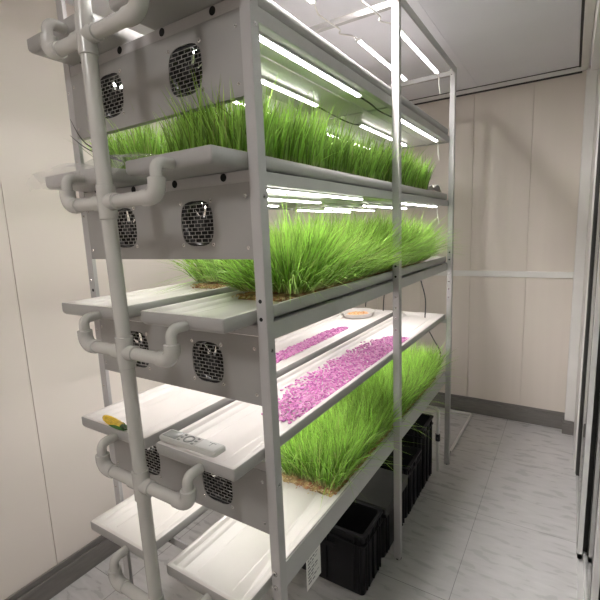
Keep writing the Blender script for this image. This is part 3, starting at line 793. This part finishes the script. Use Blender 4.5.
for P, nm in (([(-.52, -.02, 1.93), (-.545, -.10, 1.965), (-.56, -.13, 2.03)], 'taller'), ([(-.50, -.02, 1.92), (-.53, -.10, 1.945), (-.562, -.135, 1.985)], 'shorter')):
    bm = bmesh.new(); pts = smooth_path(P, 5); tube(bm, pts, [.0032 * (1 - .85 * (i / (len(pts) - 1))) for i in range(len(pts))], 6); o = obj('dead_leaf', bm, M['deadleaf'])
    tag(o, '%s dark withered leaf sticking out beside the drain pipe on the second shelf' % nm, 'leaf', 'dark withered leaves by the pipe')

# crumpled white plastic scrap lying at the far end of the second shelf
vs = []; fs = []; nx, ny = 26, 26
for j in range(ny + 1):
    for i in range(nx + 1):
        u_, v_ = i / nx, j / ny
        x = -.27 + .225 * u_ + .01 * math.sin(v_ * 9 + u_ * 3); y = 1.73 + .26 * v_ + .012 * math.sin(u_ * 11)
        z = RIM[2] + .020 + .007 * math.sin(u_ * 13 + v_ * 5) + .007 * math.sin(v_ * 17 - u_ * 6) + .014 * abs(math.sin(u_ * 5 + v_ * 8)) * u_ 
        vs.append((x, y, z))
for j in range(ny):
    for i in range(nx): a = j * (nx + 1) + i; fs.append((a, a + 1, a + nx + 2, a + nx + 1))
me = bpy.data.meshes.new('plastic_scrap'); me.from_pydata(vs, [], fs)
for p in me.polygons: p.use_smooth = True
o = link('plastic_scrap', me, None, [M['trim']]); md = o.modifiers.new('thickness', 'SOLIDIFY'); md.thickness = .0008
tag(o, 'crumpled white plastic sheet at the far end of the second shelf tray', 'sheet')

# ------------------------------------------------------------------ irrigation tubes at the far end
for i, (P, lab) in enumerate([
    ([(-.30, 1.86, RIM[3] + .01), (-.26, 1.93, RIM[3] + .035), (-.215, 1.965, 1.42), (-.17, 1.95, 1.30), (-.145, 1.94, 1.2), (-.145, 1.93, 1.085)], 'curved black water tube dropping to the aisle-side fourth-shelf tray'),
    ([(-.18, 2.00, 1.03), (-.137, 1.99, .985), (-.10, 1.985, .925), (-.055, 1.975, .85), (-.06, 1.96, .78), (-.10, 1.95, .69)], 'black water tube dropping to the far corner of the bottom shelf'),
    ([(-.47, 1.99, RIM[3] + .01), (-.463, 2.034, 1.40), (-.463, 2.034, 1.30), (-.463, 2.0, 1.17), (-.463, 1.99, 1.10)], 'straight black water tube dropping behind the oval dish'),
    ([(-.45, 1.95, RIM[3] + .01), (-.43, 2.034, 1.36), (-.395, 2.034, 1.31), (-.388, 2.034, 1.25), (-.395, 2.03, 1.12)], 'looping black water tube left of the middle post above fourth shelf'),
    ([(-.66, 1.95, RIM[3] + .01), (-.62, 2.034, 1.34), (-.595, 2.034, 1.25), (-.60, 2.0, 1.16), (-.60, 1.99, 1.12)], 'black water tube nearest the wall above the oval dish')]):
    o = cable('water_tube', P, .0042, M['black'], lab, 'tube', 'black water tubes at the far end')

# ------------------------------------------------------------------ printed sheets (illegible grey print)
def sheet(name, a, b, label):
    """a thin sheet in the plane x = const"""
    root = empty(name, (a[0], (a[1] + b[1]) / 2, min(a[2], b[2])), label, 'paper')
    ox = root.location
    bm = bmesh.new(); box(bm, (-.0004, a[1] - ox.y, a[2] - ox.z), (.0004, b[1] - ox.y, b[2] - ox.z)); obj('page', bm, M['paper'], root, smooth=False)
    bm = bmesh.new(); H = b[2] - a[2]; Wd = b[1] - a[1]
    for k in range(9):
        z = a[2] + H * (.93 - k * .095); n = random.randint(2, 4); y = a[1] + Wd * .1
        for q in range(n):
            w = Wd * random.uniform(.1, .25)
            if y + w > b[1] - Wd * .08: break
            box(bm, (.0005, y - ox.y, z - ox.z), (.0008, y + w - ox.y, z - H * random.choice((.02, .045)) - ox.z)); y += w + Wd * .05
    obj('print', bm, M['ink'], root, smooth=False)
sheet('paper_label', (-.045, .205, .470), (-.045, .300, .600), 'white printed paper hanging below the bottom shelf edge near the post')
sheet('paper_label', (-W + .006, .085, .80), (-W + .006, .19, .95), 'white printed paper on the wall side of rack above the bottom tray')

# ------------------------------------------------------------------ black crates under the bottom shelf
def crate(x0, x1, y0, y1, H, label, rz=0, opened=True):
    cx, cy = (x0 + x1) / 2, (y0 + y1) / 2
    root = empty('storage_crate', (cx, cy, 0), label, 'crate', 'black plastic crates under the rack', rz)
    a, b = (x1 - x0) / 2, (y1 - y0) / 2; tp = .012
    bm = bmesh.new()
    def L_(i, z): return rrect(-a + i, a - i, -b + i, b - i, .015, z)
    loft(bm, [L_(tp + .004, 0), L_(tp, .006), L_(.006, H - .03), L_(.006, H - .001), L_(.012, H - .001), L_(tp + .008, .012)], True, True, [0, 0, 0, 0, 1])
    obj('body', bm, [M['crate'], M['cratein']], root)
    bm = bmesh.new()
    for z, h in ((H - .012, .012), (H - .055, .006)):
        loft(bm, [L_(.007, z), L_(-.004, z), L_(-.005, z + .002), L_(-.005, z + h - .002), L_(-.003, z + h), L_(.007, z + h)], False, False)
    obj('rim', bm, M['crate'], root)
    bm = bmesh.new()                    # stiffening ribs around the corners and sides
    for sx in (-1, 1):
        for yy in (-b + .03, -b + .055, b - .03, b - .055, 0):
            box(bm, (sx * (a - .010), yy - .003, .03), (sx * (a + .002), yy + .003, H - .014), bevel=.001, seg=1)
    for sy in (-1, 1):
        for xx in (-a + .03, -a + .055, a - .03, a - .055, 0):
            box(bm, (xx - .003, sy * (b - .010), .03), (xx + .003, sy * (b + .002), H - .014), bevel=.001, seg=1)
    o_ = obj('rib', bm, M['crate'], root); o_['kind'] = 'stuff'
    bm = bmesh.new()
    bm.free()
    for sy in (-1, 1):
        bm = bmesh.new(); box(bm, (-.05, sy * (b + .002), H - .11), (.05, sy * (b + .008), H - .085), bevel=.003); obj('handle', bm, M['crate'], root)
    return root
crate(-.46, -.058, .705, .925, .325, 'nearest open black plastic crate on the floor under the bottom shelf')
crate(-.46, -.062, .97, 1.29, .300, 'black plastic crate with the grey board on it, beside the middle post')
crate(-.46, -.062, 1.32, 1.58, .330, 'black plastic crate just beyond the middle post under the bottom shelf')
crate(-.46, -.062, 1.60, 1.85, .440, 'farthest and tallest black plastic crate under the bottom shelf')
bm = bmesh.new(); box(bm, (-.45, .955, .3015), (-.056, 1.285, .316), bevel=.002); box(bm, (-.060, .955, .265), (-.0545, 1.285, .316), bevel=.001)
o = obj('cover_board', bm, M['greylid']); tag(o, 'dull grey board lying on the black crate beside the middle post', 'board')
# shift lip clear of the crate wall
o.location = (.006, 0, 0)

# ------------------------------------------------------------------ small pipes at the far foot of the rack
bm = bmesh.new(); P = [Vector((-.23, 2.955, .0105))] + arc((-.23, 2.955, .0105), (-.015, 2.955, .0105), (-.03, 2.2, .0105), .02, 5) + [Vector((-.03, 2.21, .0105))]
tube(bm, P, .0105, 12); o = obj('floor_pipe', bm, M['trim']); tag(o, 'bent thin white pipe lying on the floor beyond the rack', 'pipe')
sp = empty('supply_pipe', (-.05, 1.93, 0), 'thin white supply pipe with black valve standing by the far rack foot', 'pipe')
bm = bmesh.new(); P = [Vector((0, 0, .0))] + arc((0, 0, 0), (0, 0, .46), (-.5, 0, .46), .02, 5) + [Vector((-.40, 0, .46))]
tube(bm, P, .0105, 12); obj('tube', bm, M['trim'], sp)
bm = bmesh.new(); disc(bm, (0, 0, .225), (0, 0, 1), .016, .05, 14); box(bm, (-.004, -.03, .243), (.004, .0, .256), bevel=.002); obj('valve', bm, M['black'], sp)

# ------------------------------------------------------------------ unseen fill lights added besides the LED bars
def fill_light(x, y, w_, l_, power, label):
    root = empty('fill_light', (x, y, ZC), label, 'light')
    bm = bmesh.new(); box(bm, (-w_ - .012, -l_ - .012, -.03), (w_ + .012, l_ + .012, 0), bevel=.004); obj('casing', bm, M['trim'], root)
    bm = bmesh.new(); box(bm, (-w_, -l_, -.034), (w_, l_, -.0301), bevel=.001); obj('lens', bm, mat('fill_lamp_lens', (.9, .9, .88), .4, emit=(1, .965, .94), estr=power), root)
fill_light(-.16, -1.6, .10, .30, 45, 'unseen fill lamp added behind the camera')  # added out of view to brighten the near end of the rack
lamp = empty('fill_light', (-.085, .42, ZC), 'unseen fill light strip added with its reflector above the rack', 'light')  # added above the frame to lift the aisle floor and far wall
bm = bmesh.new(); box(bm, (-.03, -.40, -.03), (.03, .40, 0), bevel=.003); obj('casing', bm, M['trim'], lamp)
bm = bmesh.new(); box(bm, (-.034, -.40, -.085), (-.030, .40, 0), bevel=.001); box(bm, (-.034, -.404, -.085), (.03, -.400, 0), bevel=.001); obj('baffle', bm, M['trim'], lamp)  # skirt added to keep the strip's light off the left wall
bm = bmesh.new(); box(bm, (-.02, -.38, -.034), (.02, .38, -.0301), bevel=.001); obj('lens', bm, mat('fill_strip_lens', (.9, .9, .88), .4, emit=(1, .965, .95), estr=450), lamp)
fill_light(1.35, .6, .06, .30, 45, 'unseen fill lamp added in the space beyond the glass doors')  # added fill so the space behind the glass is lighter
w = bpy.data.worlds.new('world'); sc.world = w; w.use_nodes = True
w.node_tree.nodes['Background'].inputs[0].default_value = (.8, .82, .9, 1); w.node_tree.nodes['Background'].inputs[1].default_value = .15

# ------------------------------------------------------------------ camera
cam = bpy.data.cameras.new('camera'); co = bpy.data.objects.new('camera', cam); C.objects.link(co)
cam.sensor_width = 36; cam.sensor_fit = 'HORIZONTAL'; cam.lens = 423.19 / 600 * 36; cam.clip_start = .02
yaw, pitch, roll = .571, -.1608, -.0405
f = Vector((-math.sin(yaw) * math.cos(pitch), math.cos(yaw) * math.cos(pitch), math.sin(pitch)))
r = Vector((math.cos(yaw), math.sin(yaw), 0)); u = r.cross(f)
r2 = math.cos(roll) * r + math.sin(roll) * u; u2 = -math.sin(roll) * r + math.cos(roll) * u
m = Matrix((r2, u2, -f)).transposed().to_4x4(); m.translation = Vector((.6559, -.8574, 1.6901)); co.matrix_world = m
sc.camera = co
sc.view_settings.view_transform = 'Standard'; sc.view_settings.look = 'None'; sc.view_settings.gamma = 1; sc.view_settings.use_curve_mapping = False
sc.view_settings.exposure = 0.36
sc.cycles.max_bounces = 10; sc.cycles.diffuse_bounces = 6; sc.cycles.glossy_bounces = 4; sc.cycles.transparent_max_bounces = 12
sc.cycles.use_denoising = True; sc.cycles.sample_clamp_indirect = 6
